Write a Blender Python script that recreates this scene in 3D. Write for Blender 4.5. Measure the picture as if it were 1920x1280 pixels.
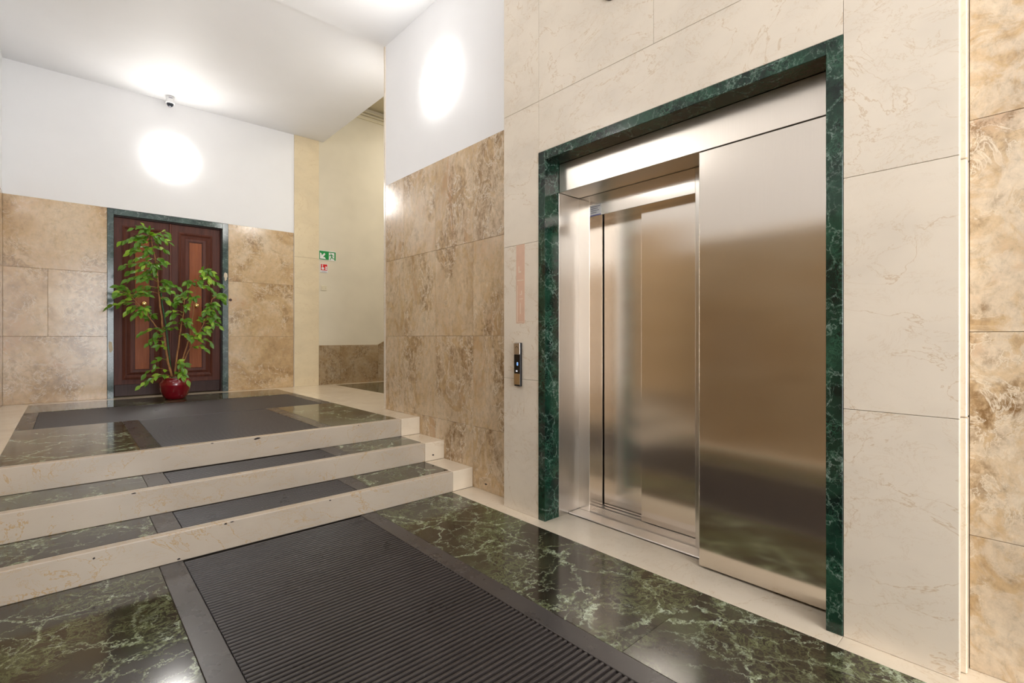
import bpy, bmesh, math, random
from mathutils import Vector, Matrix, Euler

# ------------------------------------------------------------------ clear
for o in list(bpy.data.objects):
    bpy.data.objects.remove(o)
scene = bpy.context.scene
COL = scene.collection
random.seed(7)

# ------------------------------------------------------------------ camera
FPX = 925.0
YAW = math.atan(835.4 / 925.0)
cam_d = bpy.data.cameras.new('camera')
cam = bpy.data.objects.new('camera', cam_d)
COL.objects.link(cam)
cam.location = (0, 0, 1.2)
cam.rotation_euler = (math.pi / 2, 0, -YAW)
cam_d.sensor_fit = 'HORIZONTAL'
cam_d.sensor_width = 36.0
cam_d.lens = FPX / 1920.0 * 36.0
cam_d.shift_y = -7.5 / 1920.0
cam_d.clip_start = 0.02
scene.camera = cam

# ------------------------------------------------------------------ world, light, exposure
world = bpy.data.worlds.new('world')
scene.world = world
world.use_nodes = True
wb = world.node_tree.nodes['Background']
wb.inputs[0].default_value = (0.86, 0.92, 1.0, 1)
wb.inputs[1].default_value = 1.0

scene.view_settings.view_transform = 'Standard'
scene.view_settings.look = 'None'
scene.view_settings.gamma = 1.0
scene.view_settings.use_curve_mapping = False
scene.view_settings.exposure = 0.20
scene.cycles.use_light_tree = False
scene.cycles.max_bounces = 5
scene.cycles.diffuse_bounces = 3
scene.cycles.glossy_bounces = 3
scene.cycles.transmission_bounces = 2
scene.cycles.caustics_reflective = False
scene.cycles.caustics_refractive = False

LAMP_L = 24.0          # radiance of the opal wall lamps
LAMP_C = (1.0, 0.97, 0.93, 1)


def area_light(name, loc, rot, sx, sy, power, color):
    d = bpy.data.lights.new(name, 'AREA')
    d.shape = 'RECTANGLE'
    d.size = sx
    d.size_y = sy
    d.energy = power
    d.color = color
    o = bpy.data.objects.new(name, d)
    o.location = loc
    o.rotation_euler = rot
    COL.objects.link(o)
    return o


# added fill light behind the camera, tilted up to lift the ceiling
area_light('entrance_fill', (0.96, -3.45, 1.7), (math.radians(100), 0, 0), 2.3, 3.2, 175.0, (0.97, 0.98, 1.0))
# added fill light just under the closed stairwell ceiling, brightens the stair wall
area_light('stairwell_fill', (4.9, 6.1, 4.9), (0, 0, 0), 1.2, 1.8, 46.0, (1.0, 0.95, 0.84))

# ------------------------------------------------------------------ node helpers


class NT:
    def __init__(self, name):
        self.m = bpy.data.materials.new(name)
        self.m.use_nodes = True
        self.t = self.m.node_tree
        self.b = self.t.nodes['Principled BSDF']
        self.out = self.t.nodes['Material Output']

    def n(self, typ, **kw):
        nd = self.t.nodes.new(typ)
        for k, v in kw.items():
            if k.startswith('_'):
                setattr(nd, k[1:], v)
        for k, v in kw.items():
            if not k.startswith('_'):
                s = nd.inputs[int(k[1:])] if (k[0] == 'i' and k[1:].isdigit()) else nd.inputs[k]
                if isinstance(v, bpy.types.NodeSocket):
                    self.t.links.new(v, s)
                else:
                    s.default_value = v
        return nd

    def link(self, a, b):
        self.t.links.new(a, b)

    def coords(self, scale=(1, 1, 1), rnd=40.0, rot=(0, 0, 0)):
        tc = self.n('ShaderNodeTexCoord')
        oi = self.n('ShaderNodeObjectInfo')
        mul = self.n('ShaderNodeMath', _operation='MULTIPLY', i0=oi.outputs['Random'], i1=rnd)
        cmb = self.n('ShaderNodeCombineXYZ', X=mul.outputs[0], Y=mul.outputs[0], Z=mul.outputs[0])
        add = self.n('ShaderNodeVectorMath', _operation='ADD', i0=tc.outputs['Object'], i1=cmb.outputs[0])
        mp = self.n('ShaderNodeMapping', Vector=add.outputs[0], Scale=scale, Rotation=rot)
        return mp.outputs[0]

    def noise(self, vec, scale, detail=6.0, rough=0.6, dist=0.0):
        return self.n('ShaderNodeTexNoise', Vector=vec, Scale=scale, Detail=detail, Roughness=rough, Distortion=dist).outputs['Fac']

    def ramp(self, fac, stops, interp='LINEAR'):
        r = self.n('ShaderNodeValToRGB', Fac=fac)
        cr = r.color_ramp
        cr.interpolation = interp
        while len(cr.elements) > 1:
            cr.elements.remove(cr.elements[-1])
        cr.elements[0].position = stops[0][0]
        cr.elements[0].color = col4(stops[0][1])
        for p, c in stops[1:]:
            e = cr.elements.new(p)
            e.color = col4(c)
        return r.outputs['Color']

    def mix(self, fac, a, b, blend='MIX'):
        m = self.n('ShaderNodeMix', _data_type='RGBA', _blend_type=blend)
        for i, v in ((0, fac), (6, a), (7, b)):
            if isinstance(v, bpy.types.NodeSocket):
                self.link(v, m.inputs[i])
            else:
                m.inputs[i].default_value = v if i == 0 else col4(v)
        return m.outputs[2]

    def math(self, op, a, b=0.0, clamp=False):
        m = self.n('ShaderNodeMath', _operation=op, i0=a, i1=b)
        m.use_clamp = clamp
        return m.outputs[0]

    def ridge(self, vec, scale, detail, width, dist=0.0, rough=0.55):
        """thin veins where a noise crosses its middle: 1 on the vein, 0 off it"""
        f = self.noise(vec, scale, detail, rough, dist)
        d = self.math('ABSOLUTE', self.math('SUBTRACT', f, 0.5))
        return self.n('ShaderNodeMapRange', Value=d, i1=0.0, i2=width, i3=1.0, i4=0.0).outputs[0]

    def bump(self, h, strength=0.2, distance=0.002):
        b = self.n('ShaderNodeBump', Height=h, Strength=strength, Distance=distance)
        self.link(b.outputs[0], self.b.inputs['Normal'])


def col4(c):
    return (c, c, c, 1) if isinstance(c, (int, float)) else (c[0], c[1], c[2], 1)


def srgb(r, g, b):
    f = lambda v: ((v / 255 + 0.055) / 1.055) ** 2.4 if v > 10 else v / 255 / 12.92
    return (f(r), f(g), f(b))


def plain(name, color, rough=0.5, metal=0.0, emit=None, strength=0.0, coat=0.0, noise_amt=0.06, noise_scale=18.0):
    k = NT(name)
    if noise_amt:
        v = k.coords()
        f = k.noise(v, noise_scale, 2)
        c = k.ramp(f, [(0.25, tuple(x * (1 - noise_amt) for x in color)), (0.75, tuple(min(1, x * (1 + noise_amt)) for x in color))])
        k.link(c, k.b.inputs['Base Color'])
    else:
        k.b.inputs['Base Color'].default_value = col4(color)
    k.b.inputs['Roughness'].default_value = rough
    k.b.inputs['Metallic'].default_value = metal
    k.b.inputs['Coat Weight'].default_value = coat
    if emit:
        k.b.inputs['Emission Color'].default_value = col4(emit)
        k.b.inputs['Emission Strength'].default_value = strength
    return k.m


def brown_marble(name, stretch=1.0, dark=1.0, amount=1.0, scale=1.0, pale=0.0):
    """beige-brown breccia: soft beige ground, clusters of brown and rust flecks, ragged pale curls; STRETCH draws it out upright"""
    k = NT(name)
    v = k.coords((scale, scale, scale / stretch))
    iso = k.coords((scale, scale, scale * 0.8))
    nz = k.n('ShaderNodeTexNoise', Vector=v, Scale=1.9, Detail=4.0, Roughness=0.58, Distortion=0.6)
    sep = k.n('ShaderNodeSeparateColor', Color=nz.outputs['Color'])
    A, A2, A3 = sep.outputs[0], sep.outputs[1], sep.outputs[2]
    B = k.noise(iso, 18.0, 5, 0.76, 0.3)
    C = k.noise(k.coords((scale, scale, scale / (1 + 0.5 * (stretch - 1)))), 4.6, 5, 0.64, 1.3)
    d = dark
    c = k.ramp(A, [(0.30, (0.45 * d, 0.295 * d, 0.150 * d)), (0.46, (0.58 * d, 0.405 * d, 0.225 * d)), (0.56, (0.65 * d, 0.48 * d, 0.295 * d)), (0.70, (0.69 * d, 0.545 * d, 0.375 * d))])
    if pale:
        c = k.mix(k.math('MULTIPLY', k.ramp(C, [(0.40, 0.0), (0.56, 1.0)]), pale), c, (0.80 * d, 0.71 * d, 0.58 * d))
    # granular tone
    gr = k.ramp(B, [(0.30, 0.66), (0.48, 0.98), (0.70, 1.20)])
    c = k.mix(0.55 * amount, c, gr, 'MULTIPLY')
    # clusters of brown and of rust flecks
    cb = k.math('MULTIPLY', k.ramp(A2, [(0.50, 0.0), (0.64, 1.0)]), k.ramp(B, [(0.40, 1.0), (0.58, 0.15)]))
    c = k.mix(k.math('MULTIPLY', cb, 0.72 * amount), c, (0.27 * d, 0.160 * d, 0.072 * d))
    cr = k.math('MULTIPLY', k.ramp(A3, [(0.54, 0.0), (0.68, 1.0)]), k.ramp(B, [(0.44, 0.2), (0.60, 1.0)]))
    c = k.mix(k.math('MULTIPLY', cr, 0.55 * amount), c, (0.50 * d, 0.27 * d, 0.13 * d))
    # ragged pale curls
    r1 = k.n('ShaderNodeMapRange', Value=k.math('ABSOLUTE', k.math('SUBTRACT', C, 0.5)), i1=0.0, i2=0.020, i3=1.0, i4=0.0).outputs[0]
    gate = k.ramp(A2, [(0.42, 0.0), (0.56, 1.0)])
    c = k.mix(k.math('MULTIPLY', k.math('MULTIPLY', r1, gate), 0.62 * amount), c, (0.84 * d, 0.74 * d, 0.58 * d))
    # small dark pits
    pit = k.ramp(B, [(0.24, 1.0), (0.29, 0.0)])
    c = k.mix(k.math('MULTIPLY', pit, 0.7), c, (0.13, 0.07, 0.03))
    k.link(c, k.b.inputs['Base Color'])
    k.b.inputs['Roughness'].default_value = 0.17
    return k.m


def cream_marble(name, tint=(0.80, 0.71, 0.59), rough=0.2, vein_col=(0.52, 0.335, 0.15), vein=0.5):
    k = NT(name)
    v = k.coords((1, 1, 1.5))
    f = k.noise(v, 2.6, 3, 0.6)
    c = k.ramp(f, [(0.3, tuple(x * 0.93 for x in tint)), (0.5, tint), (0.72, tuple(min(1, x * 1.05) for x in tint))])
    r1 = k.ridge(v, 1.7, 6, 0.0065, 0.9, 0.62)
    g1 = k.ramp(f, [(0.38, 0.0), (0.50, 1.0)])
    C = k.noise(v, 6.2, 6, 0.68, 0.8)
    r2 = k.n('ShaderNodeMapRange', Value=k.math('ABSOLUTE', k.math('SUBTRACT', C, 0.5)), i1=0.0, i2=0.012, i3=1.0, i4=0.0).outputs[0]
    g2 = k.ramp(f, [(0.40, 1.0), (0.60, 0.12)])
    vv = k.math('ADD', k.math('MULTIPLY', r1, g1), k.math('MULTIPLY', k.math('MULTIPLY', r2, g2), 0.7), True)
    c = k.mix(k.math('MULTIPLY', vv, vein), c, vein_col)
    pit = k.ramp(C, [(0.225, 1.0), (0.25, 0.0)])
    c = k.mix(k.math('MULTIPLY', pit, 0.75), c, (0.16, 0.11, 0.06))
    k.link(c, k.b.inputs['Base Color'])
    k.b.inputs['Roughness'].default_value = rough
    return k.m


def green_marble(name, base_a, base_b, vein_a, vein_b, scale=1.0, rough=0.11, amount=1.0, cloud=0.6):
    k = NT(name)
    v0 = k.coords((scale, scale, scale))
    nz = k.n('ShaderNodeTexNoise', Vector=v0, Scale=2.2, Detail=7.0, Roughness=0.70)
    lo = k.n('ShaderNodeTexNoise', Vector=v0, Scale=3.0, Detail=1.5, Roughness=0.5)
    sub = k.n('ShaderNodeVectorMath', _operation='SUBTRACT', i0=nz.outputs['Color'], i1=(0.5, 0.5, 0.5))
    sc = k.n('ShaderNodeVectorMath', _operation='SCALE', i0=sub.outputs[0], Scale=0.42)
    v = k.n('ShaderNodeVectorMath', _operation='ADD', i0=v0, i1=sc.outputs[0]).outputs[0]
    sep = k.n('ShaderNodeSeparateColor', Color=lo.outputs['Color'])
    f, g, h = sep.outputs[0], sep.outputs[1], sep.outputs[2]
    c = k.ramp(nz.outputs['Fac'], [(0.40, base_a), (0.60, base_b)])
    # feathery cloud of fine veins
    R = k.noise(v0, 13.0, 6, 0.74, 1.2)
    rf = k.n('ShaderNodeMapRange', Value=k.math('ABSOLUTE', k.math('SUBTRACT', R, 0.5)), i1=0.0, i2=0.045, i3=1.0, i4=0.0).outputs[0]
    cl = k.ramp(g, [(0.46, 0.04), (0.60, 1.0)])
    c = k.mix(k.math('MULTIPLY', k.math('MULTIPLY', rf, cl), cloud * amount), c, vein_a)
    # green bodies between the veins
    c = k.mix(k.math('MULTIPLY', k.ramp(h, [(0.54, 0.0), (0.68, 1.0)]), 0.35), c, tuple(x * 0.5 for x in vein_a))

    def crack(scale_, width):
        vo = k.n('ShaderNodeTexVoronoi', Vector=v, Scale=scale_)
        vo.feature = 'DISTANCE_TO_EDGE'
        return k.n('ShaderNodeMapRange', Value=vo.outputs['Distance'], i1=0.0, i2=width, i3=1.0, i4=0.0).outputs[0]
    wob = k.ramp(R, [(0.35, 0.4), (0.55, 1.0)])
    c1 = k.math('MULTIPLY', crack(2.6, 0.026), k.ramp(h, [(0.34, 0.35), (0.48, 1.0)]))
    c2 = k.math('MULTIPLY', crack(7.0, 0.036), k.ramp(f, [(0.42, 0.05), (0.54, 1.0)]))
    allv = k.math('MULTIPLY', k.math('ADD', c1, k.math('MULTIPLY', c2, 0.8), True), wob)
    vc = k.mix(k.ramp(R, [(0.42, 0.0), (0.6, 1.0)]), vein_a, vein_b)
    c = k.mix(k.math('MULTIPLY', allv, 0.9 * amount), c, vc)
    k.link(c, k.b.inputs['Base Color'])
    k.b.inputs['Roughness'].default_value = rough
    return k.m


def steel(name, rough=0.3, tint=(0.83, 0.765, 0.69), axis='Z', aniso=0.8, wave=0.0):
    k = NT(name)
    k.b.inputs['Metallic'].default_value = 1.0
    v = k.coords((60, 60, 0.7) if axis == 'Z' else (60, 0.7, 60))
    f = k.noise(v, 6.0, 2, 0.6)
    c = k.ramp(f, [(0.3, tuple(x * 0.985 for x in tint)), (0.7, tuple(min(1, x * 1.012) for x in tint))])
    k.link(c, k.b.inputs['Base Color'])
    k.b.inputs['Roughness'].default_value = rough
    k.b.inputs['Anisotropic'].default_value = aniso
    tg = k.n('ShaderNodeTangent', _direction_type='RADIAL', _axis=axis)
    k.link(tg.outputs[0], k.b.inputs['Tangent'])
    if wave:
        v2 = k.coords((0.5, 0.7, 1.6))
        h = k.noise(v2, 1.3, 1, 0.4)
        k.bump(h, wave, 0.02)
    return k.m


def wood(name, a, b, rough=0.32):
    k = NT(name)
    v = k.coords((14, 14, 0.9))
    f = k.noise(v, 2.0, 4, 0.65)
    f2 = k.noise(v, 9.0, 2, 0.7)
    m = k.math('ADD', k.math('MULTIPLY', f, 0.7), k.math('MULTIPLY', f2, 0.3))
    c = k.ramp(m, [(0.3, a), (0.7, b)])
    k.link(c, k.b.inputs['Base Color'])
    k.b.inputs['Roughness'].default_value = rough
    k.b.inputs['Specular IOR Level'].default_value = 0.22
    return k.m


def rubber(name, base, rough):
    k = NT(name)
    v = k.coords()
    f = k.noise(v, 5.0, 4, 0.65)
    f2 = k.noise(v, 60.0, 1, 0.6)
    c = k.ramp(f, [(0.3, tuple(x * 0.9 for x in base)), (0.72, tuple(x * 1.12 for x in base))])
    spk = k.ramp(f2, [(0.70, 0.0), (0.76, 1.0)])
    c = k.mix(k.math('MULTIPLY', spk, 0.12), c, (0.35, 0.32, 0.3))
    k.link(c, k.b.inputs['Base Color'])
    r = k.n('ShaderNodeMapRange', Value=f, i1=0.3, i2=0.7, i3=rough * 0.9, i4=rough * 1.1).outputs[0]
    k.link(r, k.b.inputs['Roughness'])
    return k.m


M = {}
M['white'] = plain('white_plaster', (0.89, 0.89, 0.90), 0.55, noise_amt=0.012, noise_scale=3)
M['ceiling'] = plain('ceiling_paint', (0.90, 0.90, 0.912), 0.6, noise_amt=0.01, noise_scale=3)
M['mortar'] = plain('joint_mortar', (0.30, 0.22, 0.14), 0.9)
M['grey_mortar'] = plain('floor_mortar', (0.12, 0.10, 0.08), 0.9)
M['brown_v'] = brown_marble('brown_marble_vertical', 2.4, 1.0, 1.35, 1.35, 0.25)
M['brown_c'] = brown_marble('brown_marble_cloudy', 1.0, 1.0, 1.1, 1.15)
M['brown_b'] = brown_marble('brown_marble_breccia', 1.0, 0.95, 1.4, 1.7, 0.5)
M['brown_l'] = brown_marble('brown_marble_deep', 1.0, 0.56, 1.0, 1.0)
M['brown_d'] = brown_marble('brown_marble_dado', 1.0, 0.62, 1.0, 1.6)
M['cream'] = cream_marble('cream_marble')
M['cream_floor'] = cream_marble('cream_floor_marble', (0.80, 0.69, 0.54), 0.14, vein=0.35)
M['cream_riser'] = cream_marble('shaded_riser_marble', (0.57, 0.485, 0.385), 0.24, vein=0.9)  # cream darkened: shade of the upright faces is put into the colour
M['cream_pil'] = cream_marble('honey_marble', (0.78, 0.66, 0.46), 0.14, vein=0.3)
M['green_floor'] = green_marble('green_floor_marble', (0.024, 0.016, 0.012), (0.052, 0.046, 0.026), (0.23, 0.27, 0.12), (0.54, 0.62, 0.46), 1.0)
M['green_frame'] = green_marble('green_frame_marble', (0.004, 0.010, 0.008), (0.010, 0.042, 0.024), (0.055, 0.17, 0.10), (0.36, 0.46, 0.40), 2.4, 0.10, 0.7, 0.9)
M['green_door'] = green_marble('green_door_marble', (0.020, 0.040, 0.038), (0.05, 0.095, 0.085), (0.13, 0.22, 0.19), (0.38, 0.44, 0.40), 2.6, 0.12, 0.6)
M['steel'] = steel('brushed_steel', 0.18, wave=0.08)
M['steel_panel'] = steel('brushed_steel_panel', 0.145, wave=0.10)
M['steel_header'] = steel('brushed_steel_header', 0.34, aniso=0.5, wave=0.05)
M['steel_edge'] = steel('steel_edge', 0.28, (0.72, 0.69, 0.65))
M['steel_sill'] = steel('steel_sill', 0.36, (0.66, 0.62, 0.58), axis='Y', aniso=0.5)
M['rubber'] = rubber('ribbed_rubber', (0.045, 0.038, 0.036), 0.30)
M['rubber_flat'] = rubber('flat_rubber', (0.055, 0.048, 0.046), 0.28)
M['stair_wall'] = plain('stairwell_paint', (0.71, 0.645, 0.515), 0.6, noise_amt=0.05, noise_scale=2.2)
M['stair_ceiling'] = plain('stairwell_ceiling_paint', (0.60, 0.53, 0.37), 0.7, noise_amt=0.03)
M['cornice'] = plain('cornice_paint', (0.72, 0.65, 0.48), 0.6, noise_amt=0.02)
M['wood'] = wood('mahogany', (0.062, 0.018, 0.012), (0.150, 0.046, 0.028), 0.42)
M['wood_panel'] = wood('mahogany_panel', (0.21, 0.055, 0.017), (0.38, 0.115, 0.038), 0.4)
M['wood_kick'] = wood('mahogany_kick', (0.030, 0.015, 0.013), (0.065, 0.032, 0.027), 0.4)
M['brass'] = plain('brass', (0.85, 0.62, 0.25), 0.22, 1.0, noise_amt=0.05)
M['lamp'] = plain('opal_glass', (0.9, 0.9, 0.88), 0.3, emit=LAMP_C[:3], strength=LAMP_L, noise_amt=0)
M['lamp_base'] = plain('lamp_base', (0.85, 0.85, 0.84), 0.4, noise_amt=0)
M['pot'] = plain('oxblood_glaze', (0.20, 0.004, 0.012), 0.10, coat=0.6, noise_amt=0.12, noise_scale=6)
M['soil'] = plain('potting_soil', (0.05, 0.035, 0.02), 0.95, noise_amt=0.5, noise_scale=40)
M['moss'] = plain('pale_moss', (0.20, 0.27, 0.10), 0.9, noise_amt=0.4, noise_scale=30)
M['bark'] = plain('ficus_bark', (0.36, 0.17, 0.062), 0.65, noise_amt=0.3, noise_scale=25)
M['stake'] = plain('green_stake', (0.015, 0.10, 0.035), 0.4, noise_amt=0.2)
M['black'] = plain('black_plastic', (0.012, 0.012, 0.013), 0.3, noise_amt=0)
M['black_glass'] = plain('black_glass', (0.006, 0.006, 0.007), 0.06, noise_amt=0)
M['chip'] = plain('chipped_edge', (0.045, 0.034, 0.03), 0.9, noise_amt=0.4, noise_scale=60)
M['sign_white'] = plain('sign_white', (0.80, 0.80, 0.80), 0.4, noise_amt=0)
M['sign_green'] = plain('sign_green', (0.0, 0.27, 0.055), 0.4, noise_amt=0)
M['sign_red'] = plain('sign_red', (0.66, 0.012, 0.012), 0.4, noise_amt=0)
M['sign_grey'] = plain('sign_print', (0.25, 0.25, 0.33), 0.5, noise_amt=0)
M['pink'] = plain('faded_pink_film', (0.73, 0.485, 0.35), 0.35, noise_amt=0.05, noise_scale=10)
M['pink_mark'] = plain('rubbed_print', (0.79, 0.64, 0.50), 0.4, noise_amt=0.05)
M['display_blue'] = plain('display_digit', (0.05, 0.12, 0.5), 0.4, emit=(0.25, 0.5, 1.0), strength=2.2, noise_amt=0)
M['display_icon'] = plain('display_icon', (0.5, 0.5, 0.52), 0.4, emit=(0.8, 0.85, 0.9), strength=0.5, noise_amt=0)
M['plate_warm'] = plain('satin_plate', (0.60, 0.55, 0.50), 0.30, 1.0, noise_amt=0.03)
M['street'] = plain('street_paving', (0.35, 0.34, 0.33), 0.9)


def leaf_material():
    k = NT('ficus_leaf')
    oi = k.n('ShaderNodeObjectInfo')
    tc = k.n('ShaderNodeTexCoord')
    c = k.ramp(oi.outputs['Random'], [(0.0, (0.09, 0.23, 0.02)), (0.35, (0.17, 0.38, 0.03)), (0.7, (0.27, 0.51, 0.04)), (1.0, (0.42, 0.64, 0.065))])
    f = k.noise(tc.outputs['Object'], 30.0, 3)
    sh = k.ramp(f, [(0.3, 0.85), (0.7, 1.12)])
    c = k.mix(1.0, c, sh, 'MULTIPLY')
    k.link(c, k.b.inputs['Base Color'])
    k.b.inputs['Roughness'].default_value = 0.30
    k.b.inputs['Subsurface Weight'].default_value = 0.0
    tr = k.n('ShaderNodeBsdfTranslucent')
    k.link(k.mix(1.0, c, (1.0, 1.0, 0.45), 'MULTIPLY'), tr.inputs[0])
    mx = k.n('ShaderNodeMixShader', Fac=0.28)
    k.link(k.b.outputs[0], mx.inputs[1])
    k.link(tr.outputs[0], mx.inputs[2])
    k.link(mx.outputs[0], k.out.inputs[0])
    return k.m


M['leaf'] = leaf_material()

# ------------------------------------------------------------------ object helpers


def mat(m):
    return M[m] if isinstance(m, str) else m


def props(o, label=None, cat=None, group=None, kind=None):
    if label:
        o['label'] = label
    if cat:
        o['category'] = cat
    if group:
        o['group'] = group
    if kind:
        o['kind'] = kind
    return o


def empty(name, loc, label=None, cat=None, group=None, kind=None):
    o = bpy.data.objects.new(name, None)
    o.empty_display_size = 0.1
    o.location = loc
    COL.objects.link(o)
    return props(o, label, cat, group, kind)


def wloc(o):
    p = Vector((0, 0, 0))
    while o:
        p += o.location
        o = o.parent
    return p


def put(name, bm, m, parent=None, origin=None, smooth=False):
    """link a bmesh given in world coordinates as one object with its origin at ORIGIN (default: its centre)"""
    if origin is None:
        vs = [v.co for v in bm.verts]
        mn = Vector([min(v[i] for v in vs) for i in range(3)])
        mx = Vector([max(v[i] for v in vs) for i in range(3)])
        origin = (mn + mx) / 2
    origin = Vector(origin)
    bmesh.ops.translate(bm, verts=bm.verts, vec=-origin)
    bmesh.ops.recalc_face_normals(bm, faces=bm.faces)
    me = bpy.data.meshes.new(name)
    bm.to_mesh(me)
    bm.free()
    me.materials.append(mat(m))
    if smooth:
        for p in me.polygons:
            p.use_smooth = True
    o = bpy.data.objects.new(name, me)
    COL.objects.link(o)
    if parent:
        o.parent = parent
        o.location = origin - wloc(parent)
    else:
        o.location = origin
    return o


def bm_box(bm, x0, x1, y0, y1, z0, z1, bev=0.0, seg=1):
    r = bmesh.ops.create_cube(bm, size=1.0)
    vs = r['verts']
    for v in vs:
        v.co = Vector((x0 + (v.co.x + 0.5) * (x1 - x0), y0 + (v.co.y + 0.5) * (y1 - y0), z0 + (v.co.z + 0.5) * (z1 - z0)))
    if bev > 0:
        es = list({e for v in vs for e in v.link_edges})
        bmesh.ops.bevel(bm, geom=es, offset=bev, segments=seg, profile=0.5, affect='EDGES')


def box(name, x0, x1, y0, y1, z0, z1, m, parent=None, bev=0.0, seg=1, smooth=False):
    bm = bmesh.new()
    bm_box(bm, x0, x1, y0, y1, z0, z1, bev, seg)
    return put(name, bm, m, parent, smooth=smooth)


def boxes(name, lst, m, parent=None):
    bm = bmesh.new()
    for b in lst:
        bm_box(bm, *b)
    return put(name, bm, m, parent)


def prism(bm, pts, axis, a0, a1):
    """extrude a closed 2-D outline along AXIS ('x','y','z') from a0 to a1"""
    def P(p, a):
        if axis == 'x':
            return (a, p[0], p[1])
        if axis == 'y':
            return (p[0], a, p[1])
        return (p[0], p[1], a)
    v0 = [bm.verts.new(P(p, a0)) for p in pts]
    v1 = [bm.verts.new(P(p, a1)) for p in pts]
    n = len(pts)
    bm.faces.new(v0)
    bm.faces.new(list(reversed(v1)))
    for i in range(n):
        j = (i + 1) % n
        bm.faces.new((v0[i], v1[i], v1[j], v0[j]))


def lathe(bm, prof, centre, axis='z', seg=48, cap=True):
    """revolve (radius, height) points about an axis through CENTRE"""
    cx, cy, cz = centre
    rings = []
    for r, h in prof:
        ring = []
        for i in range(seg):
            a = 2 * math.pi * i / seg
            u, w = r * math.cos(a), r * math.sin(a)
            if axis == 'z':
                p = (cx + u, cy + w, cz + h)
            elif axis == 'x':
                p = (cx + h, cy + u, cz + w)
            else:
                p = (cx + u, cy + h, cz + w)
            ring.append(bm.verts.new(p))
        rings.append(ring)
    for a, b in zip(rings, rings[1:]):
        for i in range(seg):
            j = (i + 1) % seg
            bm.faces.new((a[i], a[j], b[j], b[i]))
    if cap:
        bm.faces.new(rings[0])
        bm.faces.new(rings[-1])


def tube(bm, pts, radii, seg=8):
    pts = [Vector(p) for p in pts]
    rings = []
    for i, p in enumerate(pts):
        d = (pts[min(i + 1, len(pts) - 1)] - pts[max(i - 1, 0)]).normalized()
        ref = Vector((0, 1, 0)) if abs(d.y) < 0.9 else Vector((1, 0, 0))
        u = d.cross(ref).normalized()
        w = d.cross(u)
        r = radii[i] if isinstance(radii, (list, tuple)) else radii
        rings.append([bm.verts.new(p + u * r * math.cos(2 * math.pi * k / seg) + w * r * math.sin(2 * math.pi * k / seg)) for k in range(seg)])
    for a, b in zip(rings, rings[1:]):
        for k in range(seg):
            j = (k + 1) % seg
            bm.faces.new((a[k], a[j], b[j], b[k]))
    bm.faces.new(rings[0])
    bm.faces.new(list(reversed(rings[-1])))


G = 0.0008     # half joint


def slab_x(parent, x, t, y0, y1, z0, z1, m, name='slab', bev=0.0012):
    """a stone slab hung on a wall whose face lies at x; t>0 goes back into +x, t<0 into -x"""
    xa, xb = (x, x + t) if t > 0 else (x + t, x)
    return box(name, xa, xb, y0 + G, y1 - G, z0 + G, z1 - G, m, parent, bev)


def slab_y(parent, y, t, x0, x1, z0, z1, m, name='slab', bev=0.0012):
    return box(name, x0 + G, x1 - G, y, y + t, z0 + G, z1 - G, m, parent, bev)


def slab_z(parent, z, t, x0, x1, y0, y1, m, name='slab', bev=0.001):
    return box(name, x0 + G * 0.7, x1 - G * 0.7, y0 + G * 0.7, y1 - G * 0.7, z - t, z, m, parent, bev)


# ------------------------------------------------------------------ dimensions (metres; camera at 0, 0, 1.2)
XL, XR = -0.51, 2.43           # marble faces of the side walls
XP = 2.315                     # face of the cream pier that holds the lift
YF = -3.2                      # inner face of the street wall
YB = 7.62                      # face of the back wall
YE = 4.66                      # free end of the right wall
RZ = 0.1557                    # riser
PZ = 3 * RZ                    # landing level
Y1, Y2, Y3 = 3.16, 3.565, 3.962
ZC, ZL = 4.19, 4.215           # ceilings: hall, landing
WT = 2.755                     # top of the wainscot
ROWS = [PZ, 1.213, 1.972, WT]
BX0, BX1 = -0.305, 2.222       # inner edges of the cream floor border

# ------------------------------------------------------------------ floor of the hall
floor = boxes('floor', [(XL - 0.3, 2.95, YF - 0.2, Y1 + 0.2, -0.16, -0.024)], 'grey_mortar')
props(floor, 'hall floor with dark green marble fields between cream marble borders', 'floor', kind='structure')
for y0, y1 in ((YF, -1.3), (-1.3, 0.579), (2.301, Y1)):
    slab_z(floor, 0, 0.02, BX1, 2.44, y0, y1, 'cream_floor')
slab_z(floor, 0, 0.02, BX1, 2.54, 0.579, 2.301, 'cream_floor')
for y0, y1 in ((YF, -1.3), (-1.3, 0.6), (0.6, Y1)):
    slab_z(floor, 0, 0.02, XL - 0.01, BX0, y0, y1, 'cream_floor')
for y0, y1 in ((YF, -0.95), (-0.95, 1.117), (1.117, Y1)):
    slab_z(floor, 0, 0.02, 1.575, BX1, y0, y1, 'green_floor')
for y0, y1 in ((YF, -0.95), (-0.95, 1.117), (1.117, Y1)):
    slab_z(floor, 0, 0.02, BX0, 0.36, y0, y1, 'green_floor')

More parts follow.
